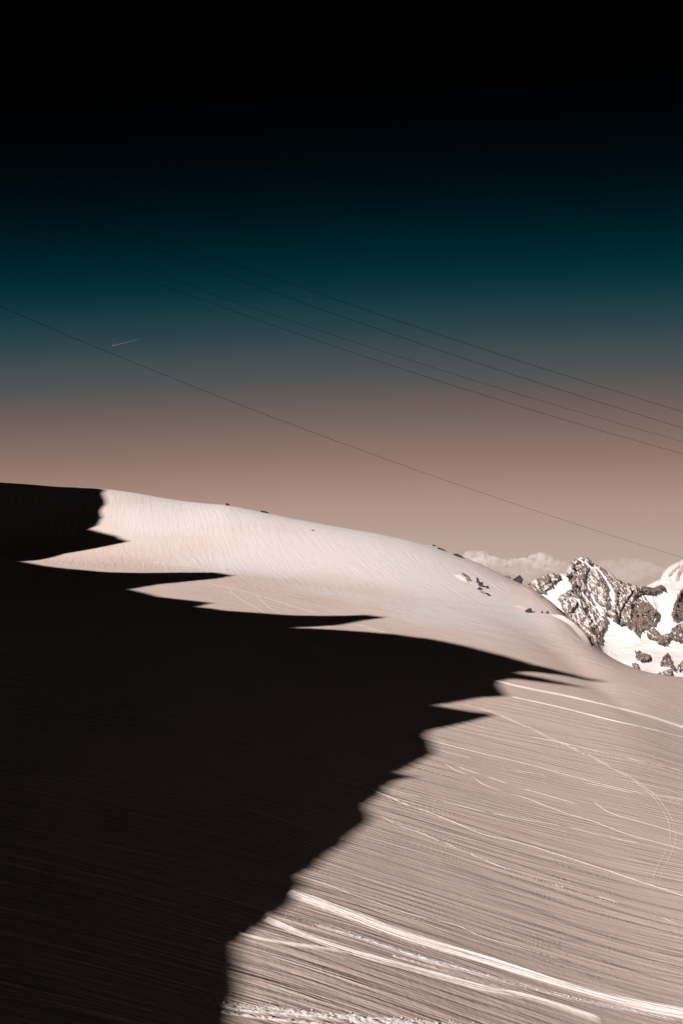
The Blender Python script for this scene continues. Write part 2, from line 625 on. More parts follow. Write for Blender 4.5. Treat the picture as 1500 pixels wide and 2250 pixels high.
gz = zpol(np.arctan2(RX, RY), np.hypot(RX, RY))
prof = np.maximum(prof, gz - 6)
rk = sm(.35 + .9 * ridged(QQ / 6., OO / 3., 39, 4) * .5 + .25)
ridge = mesh_obj('rocky_ridge', np.stack([RX, RY, prof], -1), grid_faces(len(OFF), len(Q)), M_RIDGE, attrs={'rock': rk})
tag(ridge, 'jagged rocky ridge left of the slope that throws the black shadow', 'ridge', kind='structure')

# the knife edge on top, with its leaning pinnacles
from mathutils.geometry import tessellate_polygon
lowq = np.arange(-147, 419, 2.0)
lowz = np.interp(lowq, Q, ZQ) - 4
lowz = np.minimum(np.minimum(lowz, np.roll(lowz, 1)), np.roll(lowz, -1))
pq, pz = np.concatenate([oq, lowq]), np.concatenate([oz, lowz])
npg = len(pq)
tri = tessellate_polygon([[Vector((float(a_), float(b_), 0)) for a_, b_ in zip(pq, pz)]])
wv_ = []
for sgn in (-1, 1):
    off = sgn * (.35 + .15 * noise(pq / 1.5, pz / 1.5, 601 + sgn))
    wv_.append(np.column_stack([RA[0] + RD[0] * pq + RN[0] * off, RA[1] + RD[1] * pq + RN[1] * off, pz]))
wf = [tuple(t_) for t_ in tri] + [tuple(i + npg for i in t_[::-1]) for t_ in tri]
wf += [(i, (i + 1) % npg, (i + 1) % npg + npg, i + npg) for i in range(npg)]
mesh_obj('crest', np.concatenate(wv_), wf, M_SLAB, ridge, shade=False)

# unseen rock mass added behind the camera to keep sky fill off the shadow
bx, by = np.meshgrid(np.linspace(-70, 520, 150), np.linspace(-45, -700, 120))
bw_ = sm((-by - 45) / 120) * sm((bx + 70) / 70) * sm((520 - bx) / 200)
bz = zpol(np.arctan2(bx, by), np.hypot(bx, by))
bz = np.maximum(bz, -120) - 4 + bw_ * (150 + 60 * sm((-by - 150) / 250) + 26 * ridged(bx / 90., by / 90., 501, 5, .55))
sky_blocker = mesh_obj('added_mountainside', np.stack([bx, by, bz], -1), grid_faces(120, 150), M_RIDGE, attrs={'rock': sm(.62 + .5 * ridged(bx / 20., by / 20., 511, 4))})
tag(sky_blocker, 'unseen rocky mass added behind the viewpoint to block sky light', 'added_mountainside', kind='structure')

# ------------------------------------------------------------------ far mountain with glacier


def inpoly(u, v, poly):
    poly = np.asarray(poly, float)
    c = np.zeros(u.shape, bool)
    x0, y0 = poly[-1]
    for x1, y1 in poly:
        if y1 != y0:
            cond = ((y1 > v) != (y0 > v)) & (u < (x0 - x1) * (v - y1) / (y0 - y1) + x1)
            c ^= cond
        x0, y0 = x1, y1
    return c


def dline(u, v, pts):
    """distance to a polyline, position along it 0..1, and side"""
    best = np.full(u.shape, 1e9)
    along = np.zeros(u.shape)
    sidev = np.zeros(u.shape)
    pts = np.asarray(pts, float)
    seg = np.hypot(*(pts[1:] - pts[:-1]).T)
    cum = np.concatenate([[0], np.cumsum(seg)])
    for i in range(len(pts) - 1):
        dx, dy = pts[i + 1] - pts[i]
        t = np.clip(((u - pts[i, 0]) * dx + (v - pts[i, 1]) * dy) / (dx * dx + dy * dy), 0, 1)
        px, py = u - (pts[i, 0] + t * dx), v - (pts[i, 1] + t * dy)
        d = np.hypot(px, py)
        m = d < best
        best = np.where(m, d, best)
        along = np.where(m, (cum[i] + t * seg[i]) / cum[-1], along)
        sidev = np.where(m, (dx * py - dy * px) / (seg[i] * np.maximum(d, 1e-6)), sidev)
    return best, along, sidev


MSIL = [(1000, 1440), (1060, 1390), (1110, 1325), (1153, 1287), (1164, 1279), (1173, 1273), (1190, 1266), (1203, 1261), (1215, 1258), (1222, 1263),
        (1233, 1259), (1240, 1261), (1246, 1249), (1250, 1239), (1256, 1233), (1262, 1226), (1270, 1226), (1277, 1221), (1284, 1226),
        (1290, 1224), (1297, 1231), (1303, 1236), (1310, 1240), (1325, 1249), (1336, 1255), (1345, 1262), (1354, 1271), (1363, 1275), (1372, 1281),
        (1380, 1280), (1390, 1285), (1400, 1286), (1406, 1289), (1414, 1287), (1421, 1289), (1427, 1289), (1434, 1291), (1443, 1287), (1451, 1284), (1458, 1288),
        (1465, 1293), (1480, 1294), (1490, 1292), (1500, 1287), (1515, 1276), (1535, 1268), (1560, 1275), (1600, 1290), (1660, 1330), (1720, 1400)]
MSIL = np.array(MSIL, float)
U = np.concatenate([np.arange(1000, 1140, 4.0), np.arange(1140, 1520, .75), np.arange(1520, 1721, 4.0)])
NV = 330
sil = np.interp(U, MSIL[:, 0], MSIL[:, 1])
jag = 2.4 * np.abs(fbm(U / 5., U * 0 + 3, 81, 3)) + 1.0 * np.abs(noise(U / 2.1, U * 0, 82))
jagw = np.interp(U, [1150, 1160, 1224, 1232, 1240, 1262, 1300, 1400, 1460, 1468, 1490, 1500], [1, 1, 1, .2, .6, 1, 1, 1, .7, .1, .1, 1])
sil = sil - jag * jagw + 1.2 * jagw
tv = np.linspace(0, 1, NV)[:, None]
UU = np.broadcast_to(U, (NV, len(U))).copy()
VV = sil[None, :] + (1640 - sil[None, :]) * tv ** 1.25
# rock cover by area
wu = UU + 4.5 * fbm(UU / 8., VV / 8., 101, 4, .6)
wv = VV + 4.5 * fbm(UU / 8., VV / 8., 131, 4, .6)
dens = np.zeros(UU.shape)
AREAS = [
    (.55, [(1240, 1255), (1250, 1230), (1262, 1216), (1277, 1212), (1292, 1216), (1310, 1232), (1345, 1254), (1380, 1272), (1400, 1280), (1405, 1300), (1425, 1322), (1446, 1349), (1440, 1362), (1425, 1375), (1410, 1383), (1395, 1389), (1380, 1378), (1375, 1370), (1363, 1373), (1360, 1363), (1345, 1363), (1338, 1352), (1327, 1349), (1328, 1372), (1322, 1380), (1320, 1410), (1316, 1432), (1300, 1435), (1262, 1300)]),
    (.6, [(1140, 1290), (1173, 1266), (1215, 1250), (1233, 1252), (1225, 1274), (1193, 1301), (1173, 1299)]),
    (.55, [(1225, 1311), (1255, 1293), (1267, 1317), (1281, 1351), (1292, 1390), (1316, 1432), (1300, 1450), (1240, 1350)]),
    (.90, [(1393, 1324), (1427, 1327), (1447, 1348), (1439, 1360), (1423, 1375), (1396, 1389), (1377, 1377), (1380, 1364)]),
    (.85, [(1294, 1375), (1310, 1372), (1321, 1395), (1317, 1430), (1300, 1432)]),
    (.85, [(1352, 1345), (1362, 1346), (1361, 1362), (1345, 1363)]),
    (.95, [(1492, 1297), (1540, 1280), (1560, 1360), (1478, 1358), (1475, 1350), (1480, 1327)]),
    (.72, [(1424, 1384), (1433, 1377), (1451, 1397), (1459, 1395), (1473, 1387), (1487, 1371), (1530, 1358), (1540, 1397), (1491, 1409), (1471, 1399), (1460, 1415), (1444, 1413), (1437, 1404), (1419, 1399)]),
    (.78, [(1394, 1430), (1407, 1433), (1427, 1439), (1428, 1448), (1404, 1450), (1396, 1444)]),
    (.78, [(1464, 1434), (1453, 1449), (1447, 1461), (1465, 1462), (1482, 1474), (1477, 1457)]),
    (.68, [(1388, 1459), (1401, 1458), (1402, 1467), (1391, 1470)]),
    (.64, [(1444, 1478), (1473, 1470), (1475, 1485), (1447, 1484)]),
    (.97, [(1404, 1282), (1420, 1284), (1433, 1288), (1451, 1278), (1466, 1292), (1435, 1302), (1423, 1305), (1407, 1299)]),
    (.75, [(1483, 1468), (1500, 1450), (1530, 1450), (1520, 1462), (1490, 1474)]),
]
for dn, poly in AREAS:
    dens = np.where(inpoly(wu, wv, poly), np.maximum(dn, np.where(dens > .6, 0, dens)) if dn < .65 else dn, dens)
SNOWL = [  # couloirs and snow bands: points, half width
    ([(1299, 1243), (1287, 1263), (1286, 1280), (1295, 1303), (1304, 1320), (1322, 1341)], 3.6),
    ([(1304, 1242), (1322, 1262), (1340, 1292), (1348, 1305), (1345, 1325), (1337, 1335)], 3.8),
    ([(1391, 1300), (1375, 1324), (1363, 1344), (1361, 1370)], 2.0),
    ([(1268, 1290), (1287, 1317), (1305, 1332), (1322, 1352)], 2.8),
    ([(1336, 1298), (1344, 1312), (1338, 1336)], 6.0),
    ([(1270, 1228), (1284, 1234), (1292, 1242)], 3.5),
    ([(1257, 1345), (1268, 1330), (1276, 1345)], 3.5),
    ([(1400, 1312), (1414, 1306), (1424, 1318)], 3.0),
    ([(1205, 1312), (1225, 1296), (1248, 1290)], 7.0),
]
for pts, hw in SNOWL:
    d, _, _ = dline(wu, wv, pts)
    dens = dens * sm((d - hw * .75) / (hw * .7))
# snow lies on the gentler bits: streaks along a tilted direction
ca, sa_ = math.cos(.9), math.sin(.9)
p1 = (UU * ca + VV * sa_)
p2 = (-UU * sa_ + VV * ca)
spurs = ridged(p1 / 30., p2 / 13., 171, 5, .58)
spk = .72 * fbm(p1 / 9., p2 / 2.6, 151, 4, .7) + .42 * (spurs - np.mean(spurs)) - .03
rockf = sm((dens - .5) * 1.3 + .5 + spk * 1.15 * np.where(dens > .9, .55, 1) * (dens > .02))
rockf = np.where(dens < .02, 0, rockf)
# relief towards the viewer, metres
PX = 4300. / F
rel = np.zeros(UU.shape)
RIDGES = [
    ([(1277, 1221), (1262, 1240), (1247, 1268), (1256, 1290), (1270, 1312), (1282, 1345), (1296, 1378), (1310, 1410), (1318, 1440)], 95, 26),
    ([(1303, 1237), (1322, 1280), (1330, 1310), (1333, 1340), (1327, 1360)], 40, 16),
    ([(1363, 1275), (1352, 1310), (1350, 1340), (1352, 1364)], 45, 14),
    ([(1400, 1289), (1384, 1330), (1385, 1360), (1395, 1390)], 55, 20),
    ([(1427, 1300), (1440, 1340), (1430, 1370)], 30, 14),
    ([(1500, 1288), (1485, 1330), (1478, 1360)], 60, 22),
    ([(1464, 1434), (1470, 1450), (1482, 1474)], 26, 9),
    ([(1410, 1432), (1412, 1441), (1408, 1450)], 16, 12),
    ([(1435, 1380), (1450, 1405), (1490, 1395)], 24, 12),
    ([(1215, 1259), (1200, 1280), (1170, 1300)], 30, 16),
]
for pts, amp, wd in RIDGES:
    d, al, sd = dline(UU, VV, pts)
    wd_ = wd * (.66 + .34 * sd)               # steeper on the side away from the sun
    rel += amp * np.exp(-d / wd_) * np.minimum(1, .25 + 2.5 * al)
for pts, hw in SNOWL[:3]:
    d, al, sd = dline(UU, VV, pts)
    rel -= 16 * np.exp(-(d / (hw * 1.6)) ** 2)
rockish = sm(dens / .4)
rel += rockish * (32 * spurs + 6 * ridged(UU / 3.6, VV / 6., 181, 3, .6))
rel += (1 - rockish) * (14 * fbm(UU / 50., VV / 30., 191, 4) + 2.2 * ridged(UU / 20., VV / 6., 193, 4))
edge = np.minimum(1, tv * 30)
rel = rel * (0.25 + .75 * edge)
cot = np.interp(VV, [1220, 1340, 1420, 1500, 1640], [.95, .95, 1.7, 2.2, 2.4])
hgt = np.cumsum(np.concatenate([np.zeros((1, len(U))), np.diff(VV, axis=0) * .5 * (cot[1:] + cot[:-1])]), axis=0)
tot = np.interp(VV, np.arange(1200, 1641), np.cumsum(np.interp(np.arange(1200, 1641), [1220, 1340, 1420, 1500, 1640], [.95, .95, 1.7, 2.2, 2.4])))
YY = 4750 - tot * PX - (UU - 1330) * PX * .55 - rel
front = at(UU, VV, YY)
back = []
for k in range(1, 9):
    dz = k * k * 9.0
    b = front[0].copy()
    b[:, 1] += k * k * 8.0 + 10
    b[:, 0] *= b[:, 1] / front[0][:, 1]
    b[:, 2] = front[0][:, 2] - dz + 6 * noise(U / 7., U * 0 + k, 211)
    back.append(b)
allv = np.concatenate([np.stack(back[::-1]), front])
allr = np.concatenate([np.full((8, len(U)), .7), rockf])
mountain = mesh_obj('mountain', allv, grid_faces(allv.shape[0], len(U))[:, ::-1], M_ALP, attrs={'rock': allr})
tag(mountain, 'rugged rocky peak with snow couloirs above a white glacier basin', 'mountain', kind='structure')

# paler snow peak farther right
DS = np.array([(1330, 1330), (1380, 1298), (1405, 1296), (1425, 1284), (1450, 1271), (1456, 1257), (1463, 1249), (1470, 1243), (1482, 1237), (1490, 1234), (1500, 1228), (1530, 1213), (1570, 1206), (1620, 1225), (1700, 1280), (1780, 1340)], float)
U2 = np.concatenate([np.arange(1330, 1390, 4.), np.arange(1390, 1520, 1.0), np.arange(1520, 1781, 4.)])
s2 = np.interp(U2, DS[:, 0], DS[:, 1]) + .8 * fbm(U2 / 6., U2 * 0, 311, 3)
t2 = np.linspace(0, 1, 120)[:, None]
UV2 = np.broadcast_to(U2, (120, len(U2))).copy()
V2 = s2[None] + (1400 - s2[None]) * t2 ** 1.3
r2 = np.zeros(UV2.shape)
d2 = np.zeros(UV2.shape)
for pts, hw in [([(1489, 1246), (1478, 1256), (1469, 1264)], 2.6), ([(1500, 1244), (1490, 1262), (1486, 1276)], 4.5), ([(1459, 1252), (1463, 1247)], 1.6), ([(1520, 1232), (1512, 1256), (1506, 1280)], 6)]:
    d, _, _ = dline(UV2 + 2 * fbm(UV2 / 5, V2 / 5, 321, 2), V2 + 2 * fbm(UV2 / 5, V2 / 5, 322, 2), pts)
    d2 = np.maximum(d2, 1 - sm((d - hw * .5) / hw))
Y2 = 9000 - (V2 - 1200) * 9000 / F * 1.1 - (UV2 - 1480) * 2.4 - 60 * ridged(UV2 / 40., V2 / 60., 331, 3) * np.minimum(1, t2 * 12 + .2) - d2 * 26
f2 = at(UV2, V2, Y2)
b2 = []
for k in range(1, 6):
    b = f2[0].copy()
    b[:, 1] += 40 * k * k
    b[:, 2] -= 34 * k * k
    b2.append(b)
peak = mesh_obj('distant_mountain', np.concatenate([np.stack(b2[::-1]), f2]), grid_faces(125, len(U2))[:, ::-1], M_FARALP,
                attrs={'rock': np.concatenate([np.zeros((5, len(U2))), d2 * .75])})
tag(peak, 'pale snow covered shoulder of a farther mountain at the right edge', 'mountain', kind='structure')

# ------------------------------------------------------------------ ski tracks, drifts and broken snow: parts of the slope


def resample(pts, step):
    pts = np.asarray(pts, float)
    seg = np.hypot(*(pts[1:] - pts[:-1]).T)
    cum = np.concatenate([[0], np.cumsum(seg)])
    n = max(4, int(cum[-1] / step))
    s = np.linspace(0, cum[-1], n)
    # Catmull-Rom through the points
    out = []
    ext = np.concatenate([[2 * pts[0] - pts[1]], pts, [2 * pts[-1] - pts[-2]]])
    for q in s:
        i = min(np.searchsorted(cum, q, side='right') - 1, len(pts) - 2)
        t = (q - cum[i]) / seg[i]
        p0, p1_, p2_, p3 = ext[i], ext[i + 1], ext[i + 2], ext[i + 3]
        out.append(.5 * ((2 * p1_) + (p2_ - p0) * t + (2 * p0 - 5 * p1_ + 4 * p2_ - p3) * t * t + (3 * p1_ - p0 - 3 * p2_ + p3) * t ** 3))
    return np.array(out)


PROF = [(-1, -.03, 0), (-.45, 0, .75), (0, 0, 1.0), (.45, 0, .6), (1, -.03, 0)]
NT = [0]


def ribbon(pts, w, h, name='ski_track', step=3.0, rough=.35, dens=1.0, prof=PROF, mat=None, shift=0.0, parent=snow_slope, fade=.06, strength=.55):
    NT[0] += 1
    sd = 400 + NT[0] * 7
    px = resample(pts, step)
    p = hit(px[:, 0], px[:, 1])
    n = len(p)
    s = np.arange(n) * 1.0
    tg = np.gradient(p[:, :2], axis=0)
    tg /= np.linalg.norm(tg, axis=1)[:, None] + 1e-9
    nm = np.stack([tg[:, 1], -tg[:, 0]], -1)
    nm *= -np.sign(nm @ np.array([.55, .84]))[:, None] * -1      # away from the viewer
    t = np.linspace(0, 1, n)
    env = sm(t / fade) * sm((1 - t) / fade)
    if dens < 1:
        env = env * sm((noise(s / 16., s * 0 + .3, sd + 3) + dens - .3) / .3)
    lat = shift + w * .35 * noise(s / 14., s * 0, sd)
    vs_ = []
    for (o, dz, hh) in prof:
        q = p[:, :2] + nm * (o * w * (.7 + .3 * env) + lat)[:, None]
        z = ground(q[:, 0], q[:, 1]) + dz + hh * h * .6 * env * (1 + rough * 2 * noise(s / 2.3, s * 0 + o * 3, sd + 1))
        z = np.where(env < .02, z - .06, z)
        vs_.append(np.column_stack([q, z]))
    vv = np.stack(vs_)
    fz = np.stack([np.clip(env, 0, 1) * min(1, hh * 1.3) * strength for (o, dz, hh) in prof])
    return mesh_obj(name, vv, grid_faces(len(prof), n), mat or M_TRACK, parent, attrs={'sunlit_or_track': fz, 'w_near': np.full(fz.shape, .5)})


TR = [  # points in the photograph, half width m, height m, how unbroken
    ([(760, 1718), (840, 1745), (900, 1770), (980, 1800), (1060, 1832), (1140, 1852), (1250, 1886), (1400, 1935), (1500, 1967), (1560, 1985)], .20, .10, 1),
    ([(840, 1598), (928, 1622), (1020, 1646), (1148, 1676), (1260, 1706), (1380, 1736), (1500, 1756), (1560, 1766)], .22, .09, 1),
    ([(1032, 1592), (1108, 1610), (1204, 1626), (1300, 1648), (1400, 1672), (1500, 1694)], .20, .07, .7),
    ([(952, 1646), (1012, 1660), (1072, 1674), (1124, 1690), (1204, 1704), (1320, 1726), (1400, 1745)], .24, .09, .6),
    ([(964, 1668), (996, 1690), (1036, 1706), (1060, 1722), (1092, 1734), (1156, 1754), (1228, 1782), (1300, 1804), (1380, 1834), (1440, 1850), (1520, 1872)], .20, .09, .8),
    ([(964, 1668), (1020, 1690), (1092, 1714), (1124, 1726), (1196, 1746), (1272, 1768)], .18, .09, .7),
    ([(780, 1715), (870, 1738), (900, 1746), (1000, 1768), (1116, 1794), (1240, 1816), (1340, 1840), (1420, 1856), (1520, 1880)], .22, .08, .6),
    ([(1300, 1758), (1340, 1786), (1420, 1810), (1500, 1834), (1540, 1845)], .18, .09, .8),
    ([(830, 1787), (880, 1815), (930, 1833), (1023, 1872), (1133, 1916), (1243, 1953), (1328, 1973), (1397, 1998), (1500, 2033)], .24, .07, .5),
    ([(580, 1895), (653, 1921), (723, 1944), (827, 1983), (913, 2011), (1000, 2030), (1060, 2057), (1170, 2088), (1262, 2114)], .12, .06, .9),
    ([(450, 1280), (502, 1292), (554, 1304), (630, 1328), (698, 1348)], .35, .12, .9),
    ([(502, 1292), (522, 1312), (586, 1348)], .3, .10, .9),
    ([(562, 1308), (594, 1336), (618, 1348)], .3, .10, .9),
    ([(778, 1370), (818, 1382), (850, 1390)], .3, .10, 1),
    ([(1016, 1236), (1042, 1256), (1070, 1276), (1100, 1300)], .35, .12, .8),
    ([(1046, 1240), (1080, 1256), (1106, 1268)], .4, .15, .9),
    ([(1146, 1288), (1166, 1304), (1198, 1334), (1222, 1356)], .4, .15, .9),
    ([(1228, 1367), (1247, 1386), (1264, 1401), (1286, 1418), (1302, 1428)], .4, .14, 1),
    ([(1090, 1260), (1110, 1285), (1120, 1300)], .3, .10, .9),
    ([(700, 1560), (800, 1580), (900, 1600)], .2, .07, .6),
    ([(1150, 1420), (1250, 1440), (1350, 1468)], .3, .06, .5),
    ([(330, 1235), (420, 1244), (520, 1262)], .4, .12, .7),
]
for pts, w, h, dn in TR:
    far_ = pts[0][1] < 1480
    ribbon(pts, w * (.55 if far_ else .62), h * (.32 if far_ else .5), dens=dn)
# a pair of ski lines curving down on the right
CURVE = [(1010, 1545), (1095, 1570), (1180, 1608), (1270, 1650), (1350, 1690), (1400, 1720), (1440, 1752), (1462, 1785), (1475, 1810), (1478, 1845), (1466, 1880), (1449, 1912), (1438, 1956)]
ribbon(CURVE, .07, .035, shift=-.2, dens=.75, strength=.4)
ribbon(CURVE, .07, .035, shift=.2, dens=.75, strength=.4)
# pistes used by many skiers: bundles of lines
BANDS = [
    ([(628, 1956), (653, 1966), (757, 2004), (861, 2044), (950, 2073), (1060, 2106), (1170, 2141), (1280, 2174), (1390, 2203), (1500, 2226), (1560, 2238)], 10, .62, .9, .14),
    ([(578, 2016), (601, 2026), (688, 2063), (792, 2098), (896, 2126), (1000, 2154), (1060, 2170), (1152, 2188), (1225, 2209), (1280, 2228), (1335, 2246)], 6, .36, .75, .10),
    ([(518, 2049), (542, 2056), (619, 2074), (700, 2086), (780, 2098)], 3, .2, .8, .07),
    ([(1000, 1470), (1090, 1495), (1160, 1512), (1250, 1530), (1350, 1554), (1430, 1575), (1500, 1598), (1540, 1610)], 5, .7, .6, .07),
    ([(1120, 1530), (1220, 1552), (1330, 1580), (1420, 1600), (1520, 1625)], 2, .35, .5, .05),
]


def piste(pts, half, h, seed, rough=0.0, name='ski_track', ncol=60):
    """many ski lines laid over each other: one worn strip, streaked along its length"""
    px = resample(pts, 2.0)
    p = hit(px[:, 0], px[:, 1])
    n = len(p)
    tg = np.gradient(p[:, :2], axis=0)
    ds = np.linalg.norm(tg, axis=1)
    s_ = np.concatenate([[0], np.cumsum(ds[1:])])
    tg /= ds[:, None] + 1e-9
    nm = np.stack([tg[:, 1], -tg[:, 0]], -1)
    nm *= np.sign(nm @ np.array([.3, .95]))[:, None]
    o = np.linspace(-1, 1, ncol)
    S_, O_ = np.meshgrid(s_, o)
    drift = .35 * noise(S_ / 22., O_ * 0 + seed, seed)
    wid = half * (1 + .45 * noise(S_ / 15., O_ * 0 + .7, seed + 1))
    lat = O_ * wid + drift
    qx = p[None, :, 0] + nm[None, :, 0] * lat
    qy = p[None, :, 1] + nm[None, :, 1] * lat
    t = np.linspace(0, 1, n)[None]
    cover = (1 - np.abs(O_) ** 2.2) * sm(t / .025) * sm((1 - t) / .05)
    cover = cover * (.75 + .6 * noise(S_ / 9., lat / .5, seed + 2))
    st = fbm(lat / .13 + .12 * S_ * noise(S_ / 30., S_ * 0, seed + 7), S_ / 13., seed + 3, 3, .6)
    st2 = fbm(S_ / .3, lat / .2, seed + 4, 3, .6)
    hh = cover * h * (.35 + 1.5 * np.clip(st + .12, -.2, 1) + rough * st2 * 1.6)
    z = ground(qx, qy) + hh - .035 * (1 - sm(cover / .25))
    fz = sm(cover * 1.1 * (.55 + 2.2 * np.clip(st + .1, -.25, 1)))
    return mesh_obj(name, np.stack([qx, qy, z], -1), grid_faces(ncol, n), M_TRACK, snow_slope, attrs={'sunlit_or_track': fz, 'w_near': np.full(fz.shape, .6)})


for k, (pts, n, half, dn, h) in enumerate(BANDS):
    piste(pts, half, h * .9, 700 + 13 * k)
for k, (pts, half) in enumerate([
        ([(653, 1966), (700, 1990), (757, 2012), (861, 2054), (950, 2082), (1060, 2112)], .3),
        ([(688, 2030), (792, 2061), (931, 2106), (1000, 2124), (1097, 2151), (1207, 2180), (1317, 2206), (1427, 2228), (1500, 2245)], .28),
        ([(860, 2100), (960, 2128), (1060, 2160), (1160, 2180)], .2)]):
    piste(pts, half, .035, 900 + k, rough=.6, ncol=30)
# the churned edge along the bottom
BOT = [(400, 2190), (478, 2203), (541, 2214), (647, 2224), (753, 2235), (859, 2244), (960, 2252), (1100, 2262)]
piste(BOT, .26, .075, 950, rough=.5, name='churned_snow_edge', ncol=40)
piste([(480, 2222), (560, 2232), (640, 2242), (720, 2250), (800, 2258)], .15, .06, 951, rough=.8, ncol=14)
# broken snow lumps too small to count


def clods(paths, name, n_per, spread, size):
    vs_, fs_ = [], []
    ico = np.array([(0, 0, 1), (.9, 0, .3), (.28, .85, .3), (-.72, .53, .3), (-.72, -.53, .3), (.28, -.85, .3), (0, 0, -.6)], float)
    icf = [(0, 1, 2), (0, 2, 3), (0, 3, 4), (0, 4, 5), (0, 5, 1), (6, 2, 1), (6, 3, 2), (6, 4, 3), (6, 5, 4), (6, 1, 5)]
    for pts in paths:
        px = resample(pts, 1.0)
        p = hit(px[:, 0], px[:, 1])
        n = int(len(px) * n_per)
        c = p[rng.integers(len(p), size=n)]
        x, y = c[:, 0] + rng.normal(0, spread * .6, n), c[:, 1] + rng.normal(0, spread, n)
        z = ground(x, y)
        for k in range(n):
            s = size * rng.lognormal(0, .5)
            b = len(vs_) * 7
            vs_.append(ico * s * rng.uniform(.6, 1.3, (7, 3)) + np.array([x[k], y[k], z[k] + .25 * s]))
            fs_ += [tuple(b + i for i in f) for f in icf]
    o = mesh_obj(name, np.concatenate(vs_), fs_, M_FRESH, snow_slope, shade=False)
    return tag(o, kind='stuff')


clods([BOT], 'broken_snow_lumps', 1.0, .17, .017)
clods([[(612, 1999), (688, 2030), (792, 2061), (931, 2106), (1000, 2124), (1097, 2151), (1207, 2180), (1317, 2206), (1427, 2228), (1500, 2245)]], 'broken_snow_lumps', .5, .16, .014)
clods([[(964, 1668), (1000, 1685), (1036, 1700)], [(830, 1787), (930, 1833), (1023, 1872), (1133, 1916), (1243, 1953)], [(1397, 1998), (1410, 1992)]], 'broken_snow_lumps', .3, .2, .016)

# wind lips beside the rocks on the dome: faces turned to the sun
LIP = [(-1, -.05, 0), (-.5, 0, .35), (.1, 0, .8), (.45, 0, 1.0), (.6, 0, .75), (1, -.4, 0)]
ribbon([(1205, 1345), (1228, 1358), (1250, 1371), (1268, 1386), (1283, 1404), (1296, 1424)], 1.2, 1.4, 'snow_drift', 2.0, .08, prof=LIP, fade=.3, strength=.9)
ribbon([(998, 1262), (1010, 1269), (1026, 1281)], 1.0, .7, 'snow_drift', 2.0, .08, prof=LIP, fade=.3, strength=.9)
ribbon([(1125, 1328), (1145, 1335), (1160, 1345)], 2.0, .4, 'snow_drift', 2.0, .08, prof=LIP, fade=.35)
ribbon([(930, 1193), (960, 1203), (1000, 1219)], 1.5, .5, 'snow_drift', 2.0, .08, prof=LIP, fade=.3, strength=.9)

# ------------------------------------------------------------------ rocks on the slope


def rock_shape(seed, n=11, flat=1.0):
    r = np.random.default_rng(seed)
    import bmesh
    bm = bmesh.new()
    bmesh.ops.create_icosphere(bm, subdivisions=4, radius=1)
    v = np.array([q.co[:] for q in bm.verts])
    f = [tuple(q.index for q in t.verts) for t in bm.faces]
    bm.free()
    nr = r.normal(size=(n, 3))
    nr /= np.linalg.norm(nr, axis=1)[:, None]
    dd = r.uniform(.55, 1.0, n)
    dots = v @ nr.T
    rad = np.min(np.where(dots > .05, dd / np.maximum(dots, .05), 9), axis=1)
    rad = np.minimum(rad, 1.25)
    rad *= 1 + .10 * fbm(v[:, 0] * 3 + seed, v[:, 1] * 3 + v[:, 2] * 2, seed, 3)
    return v * rad[:, None], f


def rock(u, v, wpx, hpx, tilt, seed, label, mat, depth=.8, sink=.35, shape_n=11):
    c = hit(np.array([u], float), np.array([min(v, 2000)], float))[0]
    rr = math.hypot(c[0], c[1])
    px = rr / F
    vv, f = rock_shape(seed, shape_n)
    w, h = wpx * px * .48, hpx * px * .50
    vv = vv * np.array([w, w * depth, h])
    ct, st = math.cos(D(tilt)), math.sin(D(tilt))
    vv = np.column_stack([vv[:, 0] * ct + vv[:, 2] * st, vv[:, 1], -vv[:, 0] * st + vv[:, 2] * ct])
    o = mesh_obj('rock', vv, f, mat, shade=False)
    z = ground(c[0:1], c[1:2])[0]
    o.location = (c[0], c[1], z + h * (1 - 2 * sink))
    return tag(o, label, 'rock', 'rocks breaking through the snow')


